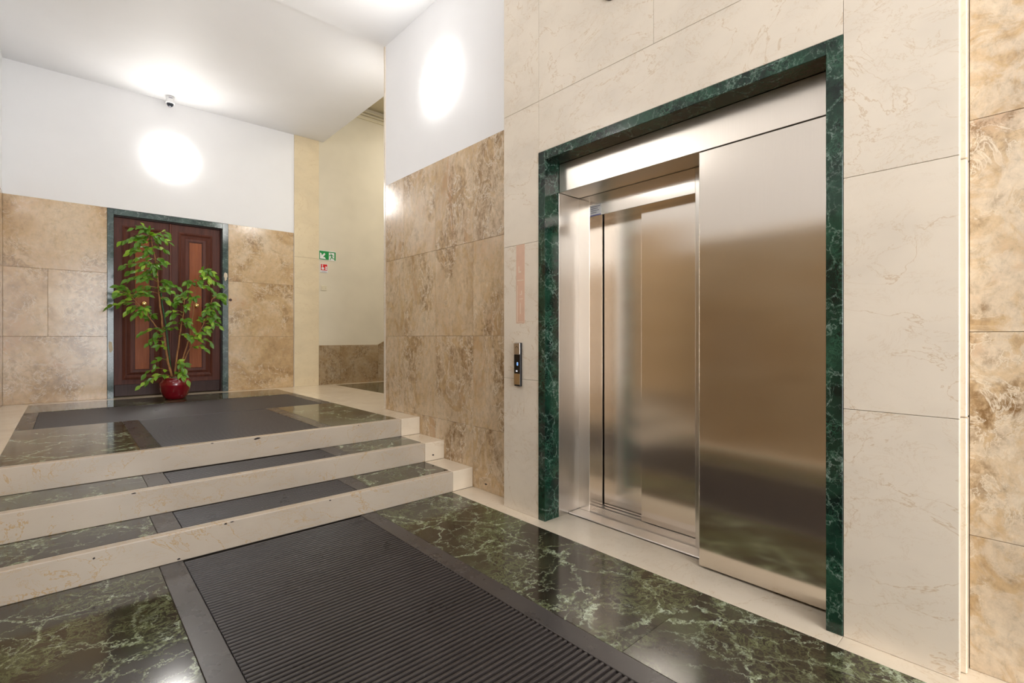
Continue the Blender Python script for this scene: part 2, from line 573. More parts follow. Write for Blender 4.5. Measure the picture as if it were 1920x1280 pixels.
# ------------------------------------------------------------------ floor of the landing and of the stair lobby
land = boxes('floor_landing', [(XL - 0.3, 6.0, Y3 + 0.08, YB + 0.2, -0.16, PZ - 0.024)], 'grey_mortar')
props(land, 'raised landing floor of green marble with cream marble borders', 'floor', kind='structure')
for y0, y1 in ((Y3 + 0.30, 5.7), (5.7, YB)):
    slab_z(land, PZ, 0.02, XL - 0.01, BX0, y0, y1, 'cream_floor')
slab_z(land, PZ, 0.02, BX1, XR, Y3 + 0.30, 5.45, 'cream_floor')
slab_z(land, PZ, 0.02, BX1, XR, 5.45, YB, 'cream_floor')
for x0, x1 in ((BX0, 0.95), (0.95, BX1)):
    slab_z(land, PZ, 0.02, x0, x1, 7.44, YB + 0.10, 'cream_floor')
slab_z(land, PZ, 0.02, BX0, 0.36, Y3 + 0.065, 5.48, 'green_floor')
slab_z(land, PZ, 0.02, 1.627, BX1, Y3 + 0.065, 5.48, 'green_floor')
for x0, x1 in ((BX0, 0.55), (0.55, 1.4), (1.4, BX1)):
    slab_z(land, PZ, 0.02, x0, x1, 6.70, 7.44, 'green_floor')
slab_z(land, PZ, 0.02, XR, 2.90, YE, 6.1, 'cream_floor')
slab_z(land, PZ, 0.02, XR, 2.90, 6.1, YB, 'cream_floor')
slab_z(land, PZ, 0.02, 2.90, 3.09, YE, YB, 'cream_floor')
slab_z(land, PZ, 0.02, 3.09, 6.0, 7.5, YB, 'cream_floor')
slab_z(land, PZ, 0.02, 3.09, 4.4, 6.0, 7.5, 'green_floor')
slab_z(land, PZ, 0.02, 3.09, 4.4, YE, 6.0, 'green_floor')
slab_z(land, PZ, 0.02, 4.4, 6.0, YE, 7.5, 'green_floor')

# ------------------------------------------------------------------ the three steps
steps = empty('entrance_steps', (0.96, Y1, 0), 'three low cream marble steps with green marble treads up to the landing', 'steps')
boxes('core', [(XL + 0.002, XR - 0.002, Y1 + 0.05, Y2 + 0.06, -0.02, RZ - 0.022), (XL + 0.002, XR - 0.002, Y2 + 0.05, Y3 + 0.09, -0.02, 2 * RZ - 0.022)], 'grey_mortar', steps)
risers = []
for i, (ya, yb, gx1) in enumerate(((Y1, Y2, 1.585), (Y2, Y3, 1.61), (Y3, None, 0))):
    zt = (i + 1) * RZ
    zb = zt - RZ
    nd = 0.06
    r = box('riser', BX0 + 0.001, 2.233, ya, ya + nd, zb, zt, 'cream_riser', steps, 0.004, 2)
    risers.append(r)
    ye = yb if yb else Y3 + 0.30
    box('end_block', 2.235, XR - 0.001, ya, ye - 0.0006, zb, zt, 'cream_floor', steps, 0.003, 1)
    box('end_block', XL + 0.001, BX0 - 0.001, ya, ye - 0.0006, zb, zt, 'cream_floor', steps, 0.003, 1)
    if yb:
        slab_z(steps, zt, 0.02, BX0, 0.36, ya + nd, yb, 'green_floor', 'tread_slab')
        slab_z(steps, zt, 0.02, gx1, 2.235, ya + nd, yb, 'green_floor', 'tread_slab')
    else:
        slab_z(steps, zt, 0.02, 2.222, 2.2345, ya + nd, ye, 'cream_floor', 'tread_slab', 0)


def chip(parent, c, axis, w, h, n=9, seed=1):
    rr = random.Random(seed)
    pts = []
    for k in range(n):
        a = 2 * math.pi * k / n
        f = rr.uniform(0.55, 1.0)
        pts.append((w * f * math.cos(a), h * f * math.sin(a)))
    bm = bmesh.new()
    if axis == 'y':
        prism(bm, [(c[0] + p[0], c[2] + p[1]) for p in pts], 'y', c[1] - 0.0006, c[1] + 0.004)
    else:
        prism(bm, [(c[1] + p[0], c[2] + p[1]) for p in pts], 'x', c[0] - 0.0006, c[0] + 0.004)
    return put('chip', bm, 'chip', parent)


for ri, c, w, h in ((2, (1.043, Y3, PZ - 0.013), 0.026, 0.010), (2, (0.756, Y3, PZ - 0.006), 0.011, 0.004), (1, (0.288, Y2, 2 * RZ - 0.008), 0.018, 0.005),
                    (0, (0.669, Y1, RZ - 0.010), 0.010, 0.006), (0, (0.701, Y1, RZ - 0.007), 0.013, 0.004), (0, (1.267, Y1, RZ - 0.010), 0.009, 0.005),
                    (0, (0.10, Y1, RZ - 0.035), 0.006, 0.007), (2, (1.83, Y3, PZ - 0.008), 0.008, 0.004), (0, (0.446, Y1, 0.012), 0.012, 0.007)):
    chip(risers[ri], c, 'y', w, h, seed=int(c[0] * 100))
chip(steps, (2.315, Y2, RZ + 0.045), 'y', 0.012, 0.008, seed=5)

# ------------------------------------------------------------------ ribbed rubber mats (let into the marble)
PER, TOP = 0.026, 0.013


def rib_field(name, x0, x1, y0, y1, z, parent, m='rubber', inset=0.004):
    bm = bmesh.new()
    pts = [(y1, z - 0.018), (y0, z - 0.018)]
    y = y0
    gz = z - 0.009
    while y + PER <= y1 + 1e-6:
        a = y + 0.0045
        pts += [(y, gz), (a, gz), (a + 0.002, z - 0.0014), (a + 0.0045, z), (a + TOP - 0.001, z), (a + TOP + 0.0012, z - 0.0014), (a + TOP + 0.003, gz)]
        y += PER
    pts += [(y1, gz)]
    # long strips, so build faces strip by strip instead of one huge cap
    va = [bm.verts.new((x0 + inset, p[0], p[1])) for p in pts]
    vb = [bm.verts.new((x1 - inset, p[0], p[1])) for p in pts]
    n = len(pts)
    for i in range(n):
        j = (i + 1) % n
        bm.faces.new((va[i], vb[i], vb[j], va[j]))
    bm2 = bm
    return put(name, bm2, m, parent)


def mat_bed(parent, lst):
    boxes('bed', lst, 'grey_mortar', parent)


hall_mat = empty('rubber_mat', (0.96, 1.0, 0), 'long dark ribbed rubber mat let into the hall floor before the steps', 'mat')
rib_field('ribbed_field', 0.465, 1.475, YF, Y1 - 0.012, 0.0, hall_mat)
box('edge_strip', 0.361, 0.4655, YF, Y1 - 0.001, -0.018, 0.0005, 'rubber_flat', hall_mat, 0.002)
box('edge_strip', 1.4745, 1.574, YF, Y1 - 0.001, -0.018, 0.0005, 'rubber_flat', hall_mat, 0.002)

for lab, z, ya, yb, xi, xo in (('short ribbed rubber mat inlaid in the lowest step tread', RZ, Y1, Y2, 1.48, 1.585),
                               ('short ribbed rubber mat inlaid in the second step tread', 2 * RZ, Y2, Y3, 1.50, 1.61)):
    t = empty('rubber_mat', (0.96, ya + 0.2, z), lab, 'mat', 'mats on the step treads')
    rib_field('ribbed_field', 0.47, xi, ya + 0.062, yb - 0.004, z, t)
    box('edge_strip', 0.361, 0.4705, ya + 0.061, yb - 0.001, z - 0.018, z + 0.0005, 'rubber_flat', t, 0.002)
    box('edge_strip', xi - 0.0005, xo - 0.001, ya + 0.061, yb - 0.001, z - 0.018, z + 0.0005, 'rubber_flat', t, 0.002)

t = empty('rubber_mat', (0.96, 6.0, PZ), 'T-shaped dark rubber mat on the landing in front of the wooden door', 'mat')
rib_field('ribbed_field', 0.472, 1.522, Y3 + 0.066, 5.48, PZ, t)
rib_field('ribbed_field', -0.20, 2.11, 5.48, 6.70, PZ, t)
box('edge_strip', 0.361, 0.473, Y3 + 0.066, 5.48, PZ - 0.018, PZ + 0.0005, 'rubber_flat', t, 0.002)
box('edge_strip', 1.521, 1.626, Y3 + 0.066, 5.48, PZ - 0.018, PZ + 0.0005, 'rubber_flat', t, 0.002)
box('edge_strip', BX0 + 0.001, -0.20, 5.481, 6.699, PZ - 0.018, PZ + 0.0005, 'rubber_flat', t, 0.002)
box('edge_strip', 2.11, BX1 - 0.001, 5.481, 6.699, PZ - 0.018, PZ + 0.0005, 'rubber_flat', t, 0.002)

# ------------------------------------------------------------------ right wall
wr = boxes('wall_right', [
    (XR + 0.003, 2.88, 2.66, YE - 0.03, WT, 4.4),           # white plaster above the wainscot
    (XR + 0.003, 2.88, YF - 0.2, 0.24, WT, 4.4),
], 'white')
props(wr, 'right wall of white plaster over brown marble slabs with a cream marble pier', 'wall', kind='structure')
boxes('masonry', [
    (XR + 0.028, 2.88, 2.31, YE - 0.03, 0.0, WT),
    (XR + 0.028, 2.88, YF - 0.2, 0.57, 0.0, WT),
    (XP + 0.028, XR + 0.03, 2.31, 2.63, 0.0, 4.4),
    (XP + 0.028, XR + 0.03, 0.26, 0.57, 0.0, 4.4),
    (XP + 0.028, 2.95, 0.26, 2.63, 2.42, 4.4),
    (2.86, 3.05, 0.3, 2.6, 0.0, 2.42),
    (2.50, 2.88, 0.5, 0.575, 0.0, 2.42),
], 'mortar', wr)
ycols = [2.652, 3.158, 3.703, 4.259, 4.626]
for a, b in zip(ycols, ycols[1:]):
    for za, zb in zip([0.0, PZ + 0.02] + ROWS[1:], [PZ + 0.02] + ROWS[1:]):
        if za == 0.0 and a > Y3:
            continue
        if a > Y3 and za == PZ + 0.02:
            za = PZ
        slab_x(wr, XR, 0.026, a, b, za, zb, 'brown_v')
for a, b in ((YF, -1.75), (-1.75, -0.75), (-0.75, 0.216)):
    for za, zb in zip([0.0, 0.485, 1.22, 1.985], [0.485, 1.22, 1.985, WT]):
        slab_x(wr, XR, 0.026, a, b, za, zb, 'brown_b')
# cream pier
ZR = [0.0, 0.914, 1.838, 2.76, 3.68, ZC]
for za, zb in zip(ZR, ZR[1:]):
    slab_x(wr, XP, 0.026, 2.301, 2.65, za, zb, 'cream', 'pier_slab')
    slab_x(wr, XP, 0.026, 0.231, 0.579, za, zb, 'cream', 'pier_slab')
    # return of the pier towards the street side: two narrow strips with a dark joint
    box('pier_return', XP + 0.004, XP + 0.062, 0.2335, 0.26, za + G, zb - G, 'cream', wr, 0.001)
    box('pier_return', XP + 0.062, XR + 0.012, 0.217, 0.26, za + G, zb - G, 'cream_floor', wr, 0.004)
    box('pier_return', XP + 0.002, XR, 2.63, 2.65, za + G, zb - G, 'cream', wr, 0.001)
slab_x(wr, XP, 0.026, 0.579, 2.301, 2.418, 2.76, 'cream', 'pier_slab')
for za, zb in ((2.76, 3.68), (3.68, ZC)):
    slab_x(wr, XP, 0.026, 0.579, 1.442, za, zb, 'cream', 'pier_slab')
    slab_x(wr, XP, 0.026, 1.442, 2.301, za, zb, 'cream', 'pier_slab')
# cream facing of the free end of the wall
for za, zb in ((PZ, 2.24), (2.24, ZC)):
    box('end_facing', XR - 0.003, 2.89, 4.628, YE, za + G, zb - G, 'cream', wr, 0.002)
chip(wr, (XR, 2.995, 0.055), 'x', 0.024, 0.008, seed=3)

# ------------------------------------------------------------------ back wall
DX0, DX1, DZ1 = 0.422, 1.574, 2.68
wb_ = boxes('wall_back', [
    (XL - 0.3, 2.51, YB + 0.003, YB + 0.3, WT, 4.6),
    (2.51, 2.88, YB + 0.003, YB + 0.3, PZ, 4.6),
], 'white')
props(wb_, 'white back wall with mottled brown marble wainscot beside the wooden door', 'wall', kind='structure')
boxes('masonry', [
    (XL - 0.3, 0.40, YB + 0.026, YB + 0.3, 0.0, WT), (1.60, 2.51, YB + 0.026, YB + 0.3, 0.0, WT),
    (0.40, 1.60, YB + 0.20, YB + 0.3, 0.0, WT), (0.40, 1.60, YB + 0.026, YB + 0.3, 2.70, WT)], 'mortar', wb_)
for za, zb, cols in ((ROWS[0], ROWS[1], (XL, 0.361)), (ROWS[1], ROWS[2], (XL, -0.155, 0.361)), (ROWS[2], ROWS[3], (XL, 0.361))):
    for a, b in zip(cols, cols[1:]):
        slab_y(wb_, YB, 0.024, a, b, za, zb, 'brown_c')
for za, zb in zip(ROWS, ROWS[1:]):
    slab_y(wb_, YB, 0.024, 1.645, 2.508, za, zb, 'brown_c')
for za, zb in ((PZ, 2.405), (2.405, ZL)):
    slab_y(wb_, YB - 0.012, 0.05, 2.512, 2.878, za, zb, 'cream_pil', 'pilaster_slab')

# stairwell wall (continues the back wall), dado and cornice
ws = boxes('wall_stairwell', [(2.878, 6.0, YB + 0.002, YB + 0.3, PZ, 5.3), (6.0, 6.2, 4.5, YB + 0.3, PZ, 5.3), (2.88, 6.2, 4.45, 4.625, PZ, 5.3), (2.945, 6.2, 4.45, 4.7, 4.1, 5.3)], 'stair_wall')
props(ws, 'pale olive painted stairwell wall seen through the opening', 'wall', kind='structure')
for a, b in ((2.88, 3.215), (3.215, 3.86)):
    slab_y(ws, YB - 0.016, 0.03, a, b, PZ, 1.08, 'brown_d', 'dado_slab')
for a, b in ((3.86, 4.5), (4.5, 5.2)):
    s = 0.52
    za, zb = 1.08 + (a - 3.86) * s, 1.08 + (b - 3.86) * s
    bm = bmesh.new()
    prism(bm, [(a + G, PZ + G), (b - G, PZ + G), (b - G, zb), (a + G, za)], 'y', YB - 0.016, YB + 0.014)
    put('dado_slab', bm, 'brown_d', ws)
cor = boxes('trim_3', [(2.95, 6.0, YB - 0.016, YB + 0.01, 4.765, 4.80), (2.95, 6.0, YB - 0.034, YB + 0.01, 4.828, 4.845), (2.95, 6.0, YB - 0.050, YB + 0.01, 4.875, 4.892)], 'cornice')
props(cor, 'thin stepped cornice lines at the top of the stairwell wall', 'cornice', kind='structure')
flight = empty('stair_flight', (4.0, 6.9, PZ), 'marble stair flight rising behind the right wall in the stairwell', 'stairs')
for k in range(6):
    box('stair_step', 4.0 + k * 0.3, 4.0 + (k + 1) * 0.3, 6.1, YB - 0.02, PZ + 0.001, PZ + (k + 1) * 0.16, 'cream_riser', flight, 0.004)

# ------------------------------------------------------------------ left wall
wl = boxes('wall_left', [(XL - 0.3, XL - 0.003, 3.3, YB + 0.3, WT, 4.5), (XL - 0.3, XL - 0.003, YF - 0.2, 3.3, 2.33, 4.5)], 'white')
props(wl, 'white left wall over brown marble wainscot at the left edge', 'wall', kind='structure')
boxes('masonry', [(XL - 0.3, XL - 0.026, 3.3, YB + 0.3, 0.0, WT), (XL - 0.3, XL - 0.026, YF - 0.2, 3.3, 0.0, 2.33)], 'mortar', wl)
for a, b in zip((3.3, 4.2, 5.3, 6.45), (4.2, 5.3, 6.45, YB)):
    for za, zb in zip(ROWS, ROWS[1:]):
        slab_x(wl, XL, -0.024, a, b, za, zb, 'brown_c')
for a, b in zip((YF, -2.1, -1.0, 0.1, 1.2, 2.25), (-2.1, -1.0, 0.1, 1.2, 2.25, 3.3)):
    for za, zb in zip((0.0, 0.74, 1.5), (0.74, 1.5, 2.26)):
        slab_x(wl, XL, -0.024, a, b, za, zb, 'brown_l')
slab_x(wl, XL, -0.024, Y1 - 0.0, 3.3, 2.26, 2.33, 'cream')
cap = boxes('wainscot_cap', [(XL - 0.025, XL + 0.012, YF, 3.16, 2.265, 2.285), (XL - 0.025, XL + 0.02, YF, 3.16, 2.295, 2.33)], 'cream', wl)

# ------------------------------------------------------------------ unseen wall behind the camera, opening added to let the fill in
wf = boxes('wall_front', [(XL - 0.3, -0.2, YF - 0.2, YF, 0, 4.5), (2.12, 2.9, YF - 0.2, YF, 0, 4.5), (-0.2, 2.12, YF - 0.2, YF, 3.3, 4.5)], 'white')
props(wf, 'unseen street wall behind the viewer with an opening added for the fill light', 'wall', kind='structure')
st = boxes('ground', [(-8, 10, -14, YF - 0.2, -0.2, -0.03)], 'street')
props(st, 'grey paved street outside the portal', 'ground', kind='structure')

# ------------------------------------------------------------------ ceilings
ce = boxes('ceiling', [(XL - 0.3, 2.945, YF - 0.2, YE, ZC, 4.6), (XL - 0.3, 2.945, YE, YB + 0.3, ZL, 4.6)], 'ceiling')
props(ce, 'plain white plaster ceiling of the hall and landing', 'ceiling', kind='structure')
ce2 = boxes('ceiling_stairwell', [(2.90, 6.2, 4.45, YB + 0.3, 4.96, 5.3)], 'stair_ceiling')
props(ce2, 'olive shaded stairwell ceiling behind the right wall', 'ceiling', kind='structure')

# ------------------------------------------------------------------ lift surround
tr = empty('trim_1', (XP, 1.44, 0), 'dark green veined marble frame around the elevator opening', 'door frame', kind='structure')
FX = XP - 0.004
box('jamb', FX, 2.447, 2.24, 2.3005, 0.0, 2.417, 'green_frame', tr, 0.0015)
box('jamb', FX, 2.447, 0.5795, 0.639, 0.0, 2.417, 'green_frame', tr, 0.0015)
box('lintel', FX, 2.447, 0.639, 2.24, 2.357, 2.417, 'green_frame', tr, 0.0015)

# ------------------------------------------------------------------ lift door set
lift = empty('elevator_door', (2.6, 1.44, 0), 'brushed stainless steel elevator entrance with two sliding door panels and wide side panel', 'elevator')
box('header_panel', 2.447, 2.66, 0.641, 2.238, 2.167, 2.356, 'steel_header', lift, 0.002)
box('side_panel', 2.452, 2.66, 0.641, 1.258, 0.012, 2.165, 'steel_panel', lift, 0.0025)
box('jamb_liner', 2.4475, 2.655, 2.241, 2.30, 0.0, 2.166, 'steel_edge', lift, 0.0015)
box('inner_jamb', 2.652, 2.82, 2.146, 2.26, 0.0, 2.166, 'steel', lift, 0.002)
box('inner_jamb', 2.652, 2.735, 1.20, 1.383, 0.0, 2.166, 'steel_edge', lift, 0.002)
box('inner_header', 2.653, 2.82, 1.383, 2.146, 2.020, 2.166, 'steel', lift, 0.0015)
box('door_panel', 2.803, 2.83, 1.60, 2.138, 0.022, 2.06, 'steel', lift, 0.002)
box('door_panel', 2.742, 2.772, 1.25, 1.797, 0.022, 2.06, 'steel', lift, 0.002)
box('black_backing', 2.832, 2.85, 1.2, 2.25, 0.0, 2.17, 'black', lift)  # black sheet added behind the doors: shaft darkness, stops light leaks
# sill: front plate and ribbed running plate
box('sill_plate', 2.541, 2.652, 1.255, 2.239, 0.0, 0.010, 'steel_sill', lift, 0.003)
bm = bmesh.new()
pts = [(2.835, 0.0), (2.653, 0.0), (2.653, 0.019)]
x = 2.657
while x < 2.735:
    pts += [(x, 0.019), (x + 0.001, 0.016), (x + 0.004, 0.016), (x + 0.005, 0.019)]
    x += 0.012
pts += [(2.745, 0.019), (2.746, 0.008), (2.768, 0.008), (2.769, 0.019), (2.806, 0.019), (2.807, 0.008), (2.827, 0.008), (2.828, 0.019), (2.835, 0.019)]
prism(bm, pts, 'y', 1.30, 2.146)
put('sill', bm, 'steel_sill', lift)
nt_ = empty('notice_sticker', (2.652, 2.094, 2.056), 'small white notice sticker on the steel above the elevator doors', 'sticker')
box('paper', 2.6512, 2.653, 2.047, 2.141, 2.022, 2.096, 'sign_white', nt_)
for k, (w0, w1) in enumerate(((0.09, 0.9), (0.09, 0.7), (0.09, 0.82), (0.09, 0.6))):
    zz = 2.084 - k * 0.013
    box('print_line', 2.6507, 2.6514, 2.141 - w1 * 0.094, 2.141 - w0 * 0.094, zz - 0.002, zz + 0.002, 'sign_grey', nt_)
box('print_line', 2.6507, 2.6514, 2.048, 2.140, 2.023, 2.029, plain('print_blue', (0.10, 0.09, 0.35), 0.5, noise_amt=0), nt_)

# ------------------------------------------------------------------ call panel
cp = empty('elevator_call_panel', (XP, 2.489, 0.862), 'slim vertical elevator call panel with black display on the cream pier', 'call panel')
PX = XP - 0.021
box('housing', XP - 0.020, XP - 0.0005, 2.459, 2.519, 0.866, 1.164, 'black', cp, 0.003, 2)
ct = box('call_button', PX - 0.0015, PX + 0.004, 2.4615, 2.5185, 1.083, 1.1625, 'plate_warm', cp, 0.002, 2)
bm = bmesh.new()   # up arrow
for s in (-1, 1):
    prism(bm, [(2.490, 1.143), (2.490 + s * 0.013, 1.130), (2.490 + s * 0.013, 1.126), (2.490, 1.139)], 'x', PX - 0.0021, PX - 0.0012)
put('arrow', bm, 'black', ct)
dp = box('display', PX - 0.0008, PX + 0.004, 2.4615, 2.5185, 0.953, 1.082, 'black_glass', cp, 0.001)
bm = bmesh.new()   # the digit 0
yc, zc = 2.484, 1.019
for a in ((-0.0055, -0.0035, -0.009, 0.009), (0.0035, 0.0055, -0.009, 0.009), (-0.0055, 0.0055, 0.008, 0.0105), (-0.0055, 0.0055, -0.0105, -0.008)):
    bm_box(bm, PX - 0.0014, PX - 0.0007, yc + a[0], yc + a[1], zc + a[2], zc + a[3])
put('digit', bm, 'display_blue', dp)
box('icon', PX - 0.0013, PX - 0.0007, 2.483, 2.499, 0.965, 0.975, 'display_icon', dp)
bm = bmesh.new()   # lower plate, its foot curling off the wall
prism(bm, [(XP - 0.001, 0.868), (PX - 0.0015, 0.878), (PX - 0.0015, 0.952), (XP - 0.016, 0.952), (XP - 0.016, 0.885)], 'y', 2.4615, 2.5185)
put('lower_plate', bm, plain('warm_plate', (0.66, 0.54, 0.38), 0.25, 1.0, noise_amt=0.03), cp)

# faded sticker on the pier
sk = empty('faded_sticker', (XP, 2.476, 1.297), 'long faded pink sticker strip with rubbed print on the cream pier', 'sticker')
box('film', XP - 0.0009, XP + 0.001, 2.434, 2.519, 1.297, 1.838, 'pink', sk)
bm = bmesh.new()
for q in ((2.488, 2.496, 1.655, 1.69), (2.470, 2.496, 1.645, 1.657), (2.445, 2.508, 1.590, 1.596), (2.462, 2.468, 1.495, 1.52), (2.468, 2.482, 1.492, 1.498),
          (2.452, 2.490, 1.462, 1.467), (2.474, 2.479, 1.36, 1.44), (2.445, 2.51, 1.304, 1.308), (2.505, 2.509, 1.31, 1.56)):
    bm_box(bm, XP - 0.0014, XP - 0.0005, *q)
put('rubbed_print', bm, 'pink_mark', sk)

# fixture cut by the top edge of the photograph
fx = empty('wall_plaque', (XP, 1.69, 3.20), 'dark round plaque high above the elevator, cut by the top edge', 'plaque')
bm = bmesh.new()
lathe(bm, [(0.10, 0), (0.10, -0.012), (0.085, -0.02)], (XP + 0.001, 1.69, 3.226), 'x', 40)
put('rim', bm, plain('dark_bronze', (0.10, 0.075, 0.06), 0.4, 0.6), fx)
bm = bmesh.new()
lathe(bm, [(0.08, -0.018), (0.078, -0.024)], (XP + 0.001, 1.69, 3.226), 'x', 40)
put('face', bm, 'plate_warm', fx)

# ------------------------------------------------------------------ wooden double door and its frame
tr2 = empty('trim_2', (0.998, YB, PZ), 'grey green marble frame around the wooden double door', 'door frame', kind='structure')
box('jamb', 0.362, DX0, YB - 0.008, YB + 0.12, PZ, 2.749, 'green_door', tr2, 0.002)
box('jamb', DX1, 1.644, YB - 0.008, YB + 0.12, PZ, 2.749, 'green_door', tr2, 0.002)
box('lintel', DX0, DX1, YB - 0.008, YB + 0.12, DZ1, 2.749, 'green_door', tr2, 0.002)
# pale repair patches on the jambs
pm = plain('filler_patch', (0.66, 0.58, 0.44), 0.7, noise_amt=0.12, noise_scale=20)
rr = random.Random(4)
for cx, czs in ((0.394, (1.02, 1.15)), (1.612, (1.98, 2.08))):
    bm = bmesh.new()
    pts = []
    for k in range(16):
        a = 2 * math.pi * k / 16
        f = rr.uniform(0.6, 1.0)
        pts.append((cx + 0.024 * f * math.cos(a), sum(czs) / 2 + (czs[1] - czs[0]) * 0.75 * f * math.sin(a)))
    prism(bm, pts, 'y', YB - 0.0092, YB - 0.004)
    put('filler_patch', bm, pm, tr2)

door = empty('door_1', (0.998, YB + 0.09, PZ), 'dark mahogany double door with tall moulded panels behind the plant', 'door', kind='structure')
YD = YB + 0.08


def ring_y(name, ro, ri, y_out, y_mid, y_in, m, parent, split=0.5):
    """mitred rectangular moulding in the xz plane between rect RO and rect RI (x0,x1,z0,z1)"""
    bm = bmesh.new()
    rm = tuple(o + (i - o) * split for o, i in zip(ro, ri))
    loops = []
    for r, y in ((ro, YD + 0.002), (ro, y_out), (rm, y_mid), (ri, y_in), (ri, YD + 0.012)):
        loops.append([bm.verts.new((r[a], y, r[b])) for a, b in ((0, 2), (1, 2), (1, 3), (0, 3))])
    for a, b in zip(loops, loops[1:]):
        for i in range(4):
            j = (i + 1) % 4
            bm.faces.new((a[i], a[j], b[j], b[i]))
    return put(name, bm, m, parent)


for x0, x1, o0, o1, p0, p1, kx in ((DX0 + 0.004, 0.994, 0.507, 0.912, 0.632, 0.777, 0.72), (0.998, DX1 - 0.012, 1.082, 1.470, 1.204, 1.345, 1.279)):
    lf = box('door_leaf', x0, x1, YD, YD + 0.05, PZ + 0.012, DZ1 - 0.012, 'wood', door, 0.003)
    R0 = (o0, o1, 0.678, 2.575)
    R1 = (o0 + 0.034, o1 - 0.034, 0.732, 2.535)
    R2 = (p0 - 0.012, p1 + 0.012, 0.79, 2.465)
    ring_y('moulding', R0, R1, YD - 0.010, YD - 0.016, YD - 0.004, 'wood', lf)
    ring_y('panel_border', (R1[0] + 0.006, R1[1] - 0.006, R1[2] + 0.006, R1[3] - 0.006), R2, YD - 0.001, YD - 0.014, YD - 0.012, 'wood', lf, 0.55)
    box('panel', p0, p1, YD - 0.007, YD + 0.01, 0.802, 2.452, 'wood_panel', lf, 0.003)
    box('kick_board', x0 + 0.006, x1 - 0.006, YD - 0.014, YD + 0.01, PZ + 0.014, 0.622, 'wood_kick', lf, 0.003)
    bm = bmesh.new()
    lathe(bm, [(0.026, 0.0), (0.026, -0.006), (0.012, -0.010), (0.010, -0.032), (0.024, -0.040), (0.030, -0.055), (0.024, -0.068), (0.010, -0.073)], (kx, YD - 0.006, 1.622), 'y', 24)
    put('knob', bm, 'brass', lf, smooth=True)
box('astragal', 0.984, 1.010, YD - 0.018, YD - 0.0005, PZ + 0.014, DZ1 - 0.014, 'wood', door, 0.004)
box('lock_plate', 1.030, 1.054, YD - 0.004, YD + 0.001, 1.54, 1.60, 'wood_kick', door, 0.002)
box('keyhole', 1.039, 1.045, YD - 0.0046, YD - 0.0035, 1.563, 1.577, 'black', door)
box('side_frame', DX1 - 0.012, DX1, YD - 0.03, YD + 0.06, PZ, DZ1, 'wood_kick', door)
box('head_frame', DX0, DX1 - 0.012, YD - 0.03, YD + 0.06, DZ1 - 0.012, DZ1, 'wood_kick', door)

# door stud on the marble
bell = empty('door_bell', (1.671, YB, 1.716), 'small dark brown round bell push on the marble beside the door', 'bell')
bm = bmesh.new()
lathe(bm, [(0.019, 0.0), (0.019, -0.006), (0.014, -0.010)], (1.672, YB, 1.716), 'y', 20)
put('rosette', bm, plain('dark_wood_stud', (0.11, 0.035, 0.02), 0.4), bell)
bm = bmesh.new()
lathe(bm, [(0.008, -0.009), (0.007, -0.014)], (1.672, YB, 1.716), 'y', 16)
put('push', bm, 'black', bell)

# ------------------------------------------------------------------ wall lamps


def wall_lamp(name, c, normal, label, r=0.250, depth=0.055):
    t = empty(name, c, label, 'lamp', 'round opal wall lamps')
    ax = 'x' if abs(normal[0]) > 0.5 else 'y'
    s = normal[0] if ax == 'x' else normal[1]
    bm = bmesh.new()
    lathe(bm, [(r * 0.90, 0.0), (r * 0.97, 0.0), (r * 0.97, s * 0.007), (r * 0.90, s * 0.007)], c, ax, 48)
    put('base_ring', bm, 'lamp_base', t)
    bm = bmesh.new()
    prof = [(r * 0.96, s * 0.0075)]
    for k in range(5):
        a = math.pi / 2 * k / 5
        prof.append((r * math.cos(a), s * (0.010 + (depth - 0.010) * math.sin(a))))
    prof.append((0.012, s * depth))
    lathe(bm, prof, c, ax, 28)
    put('opal_shade', bm, 'lamp', t, smooth=True)
    return t


wall_lamp('wall_lamp', (0.995, YB, 3.50), (0, -1, 0), 'round glowing opal wall lamp on the white wall above the wooden door')
wall_lamp('wall_lamp', (XR, 3.64, 3.46), (-1, 0, 0), 'round glowing opal wall lamp on the white right wall beside the elevator pier')
wall_lamp('wall_lamp', (XL, 3.64, 3.46), (1, 0, 0), 'round opal wall lamp on the left wall outside the picture')
wall_lamp('wall_lamp', (XL, -1.4, 3.46), (1, 0, 0), 'unseen round opal lamp added for fill on the left wall behind the viewer')  # this pair behind the camera is added only to brighten the hall
wall_lamp('wall_lamp', (XR, -1.4, 3.46), (-1, 0, 0), 'unseen round opal lamp added for fill on the right wall behind the viewer')
wall_lamp('wall_lamp', (2.66, YE, 3.46), (0, 1, 0), 'round opal wall lamp on the hidden end of the right wall', 0.2)
el = empty('emergency_light', (XL, 6.25, 2.46), 'narrow emergency light tube on the left wall outside the picture', 'emergency light')
box('housing', XL, XL + 0.03, 6.05, 6.45, 2.83, 2.90, 'lamp_base', el, 0.004)
box('tube', XL + 0.03, XL + 0.05, 6.08, 6.42, 2.85, 2.88, plain('tube_glow', (0.9, 0.9, 0.9), 0.3, emit=(1, 1, 1), strength=12, noise_amt=0), el, 0.004)
el.location.z = 2.83
for ch in el.children:
    ch.location.z -= 0.37

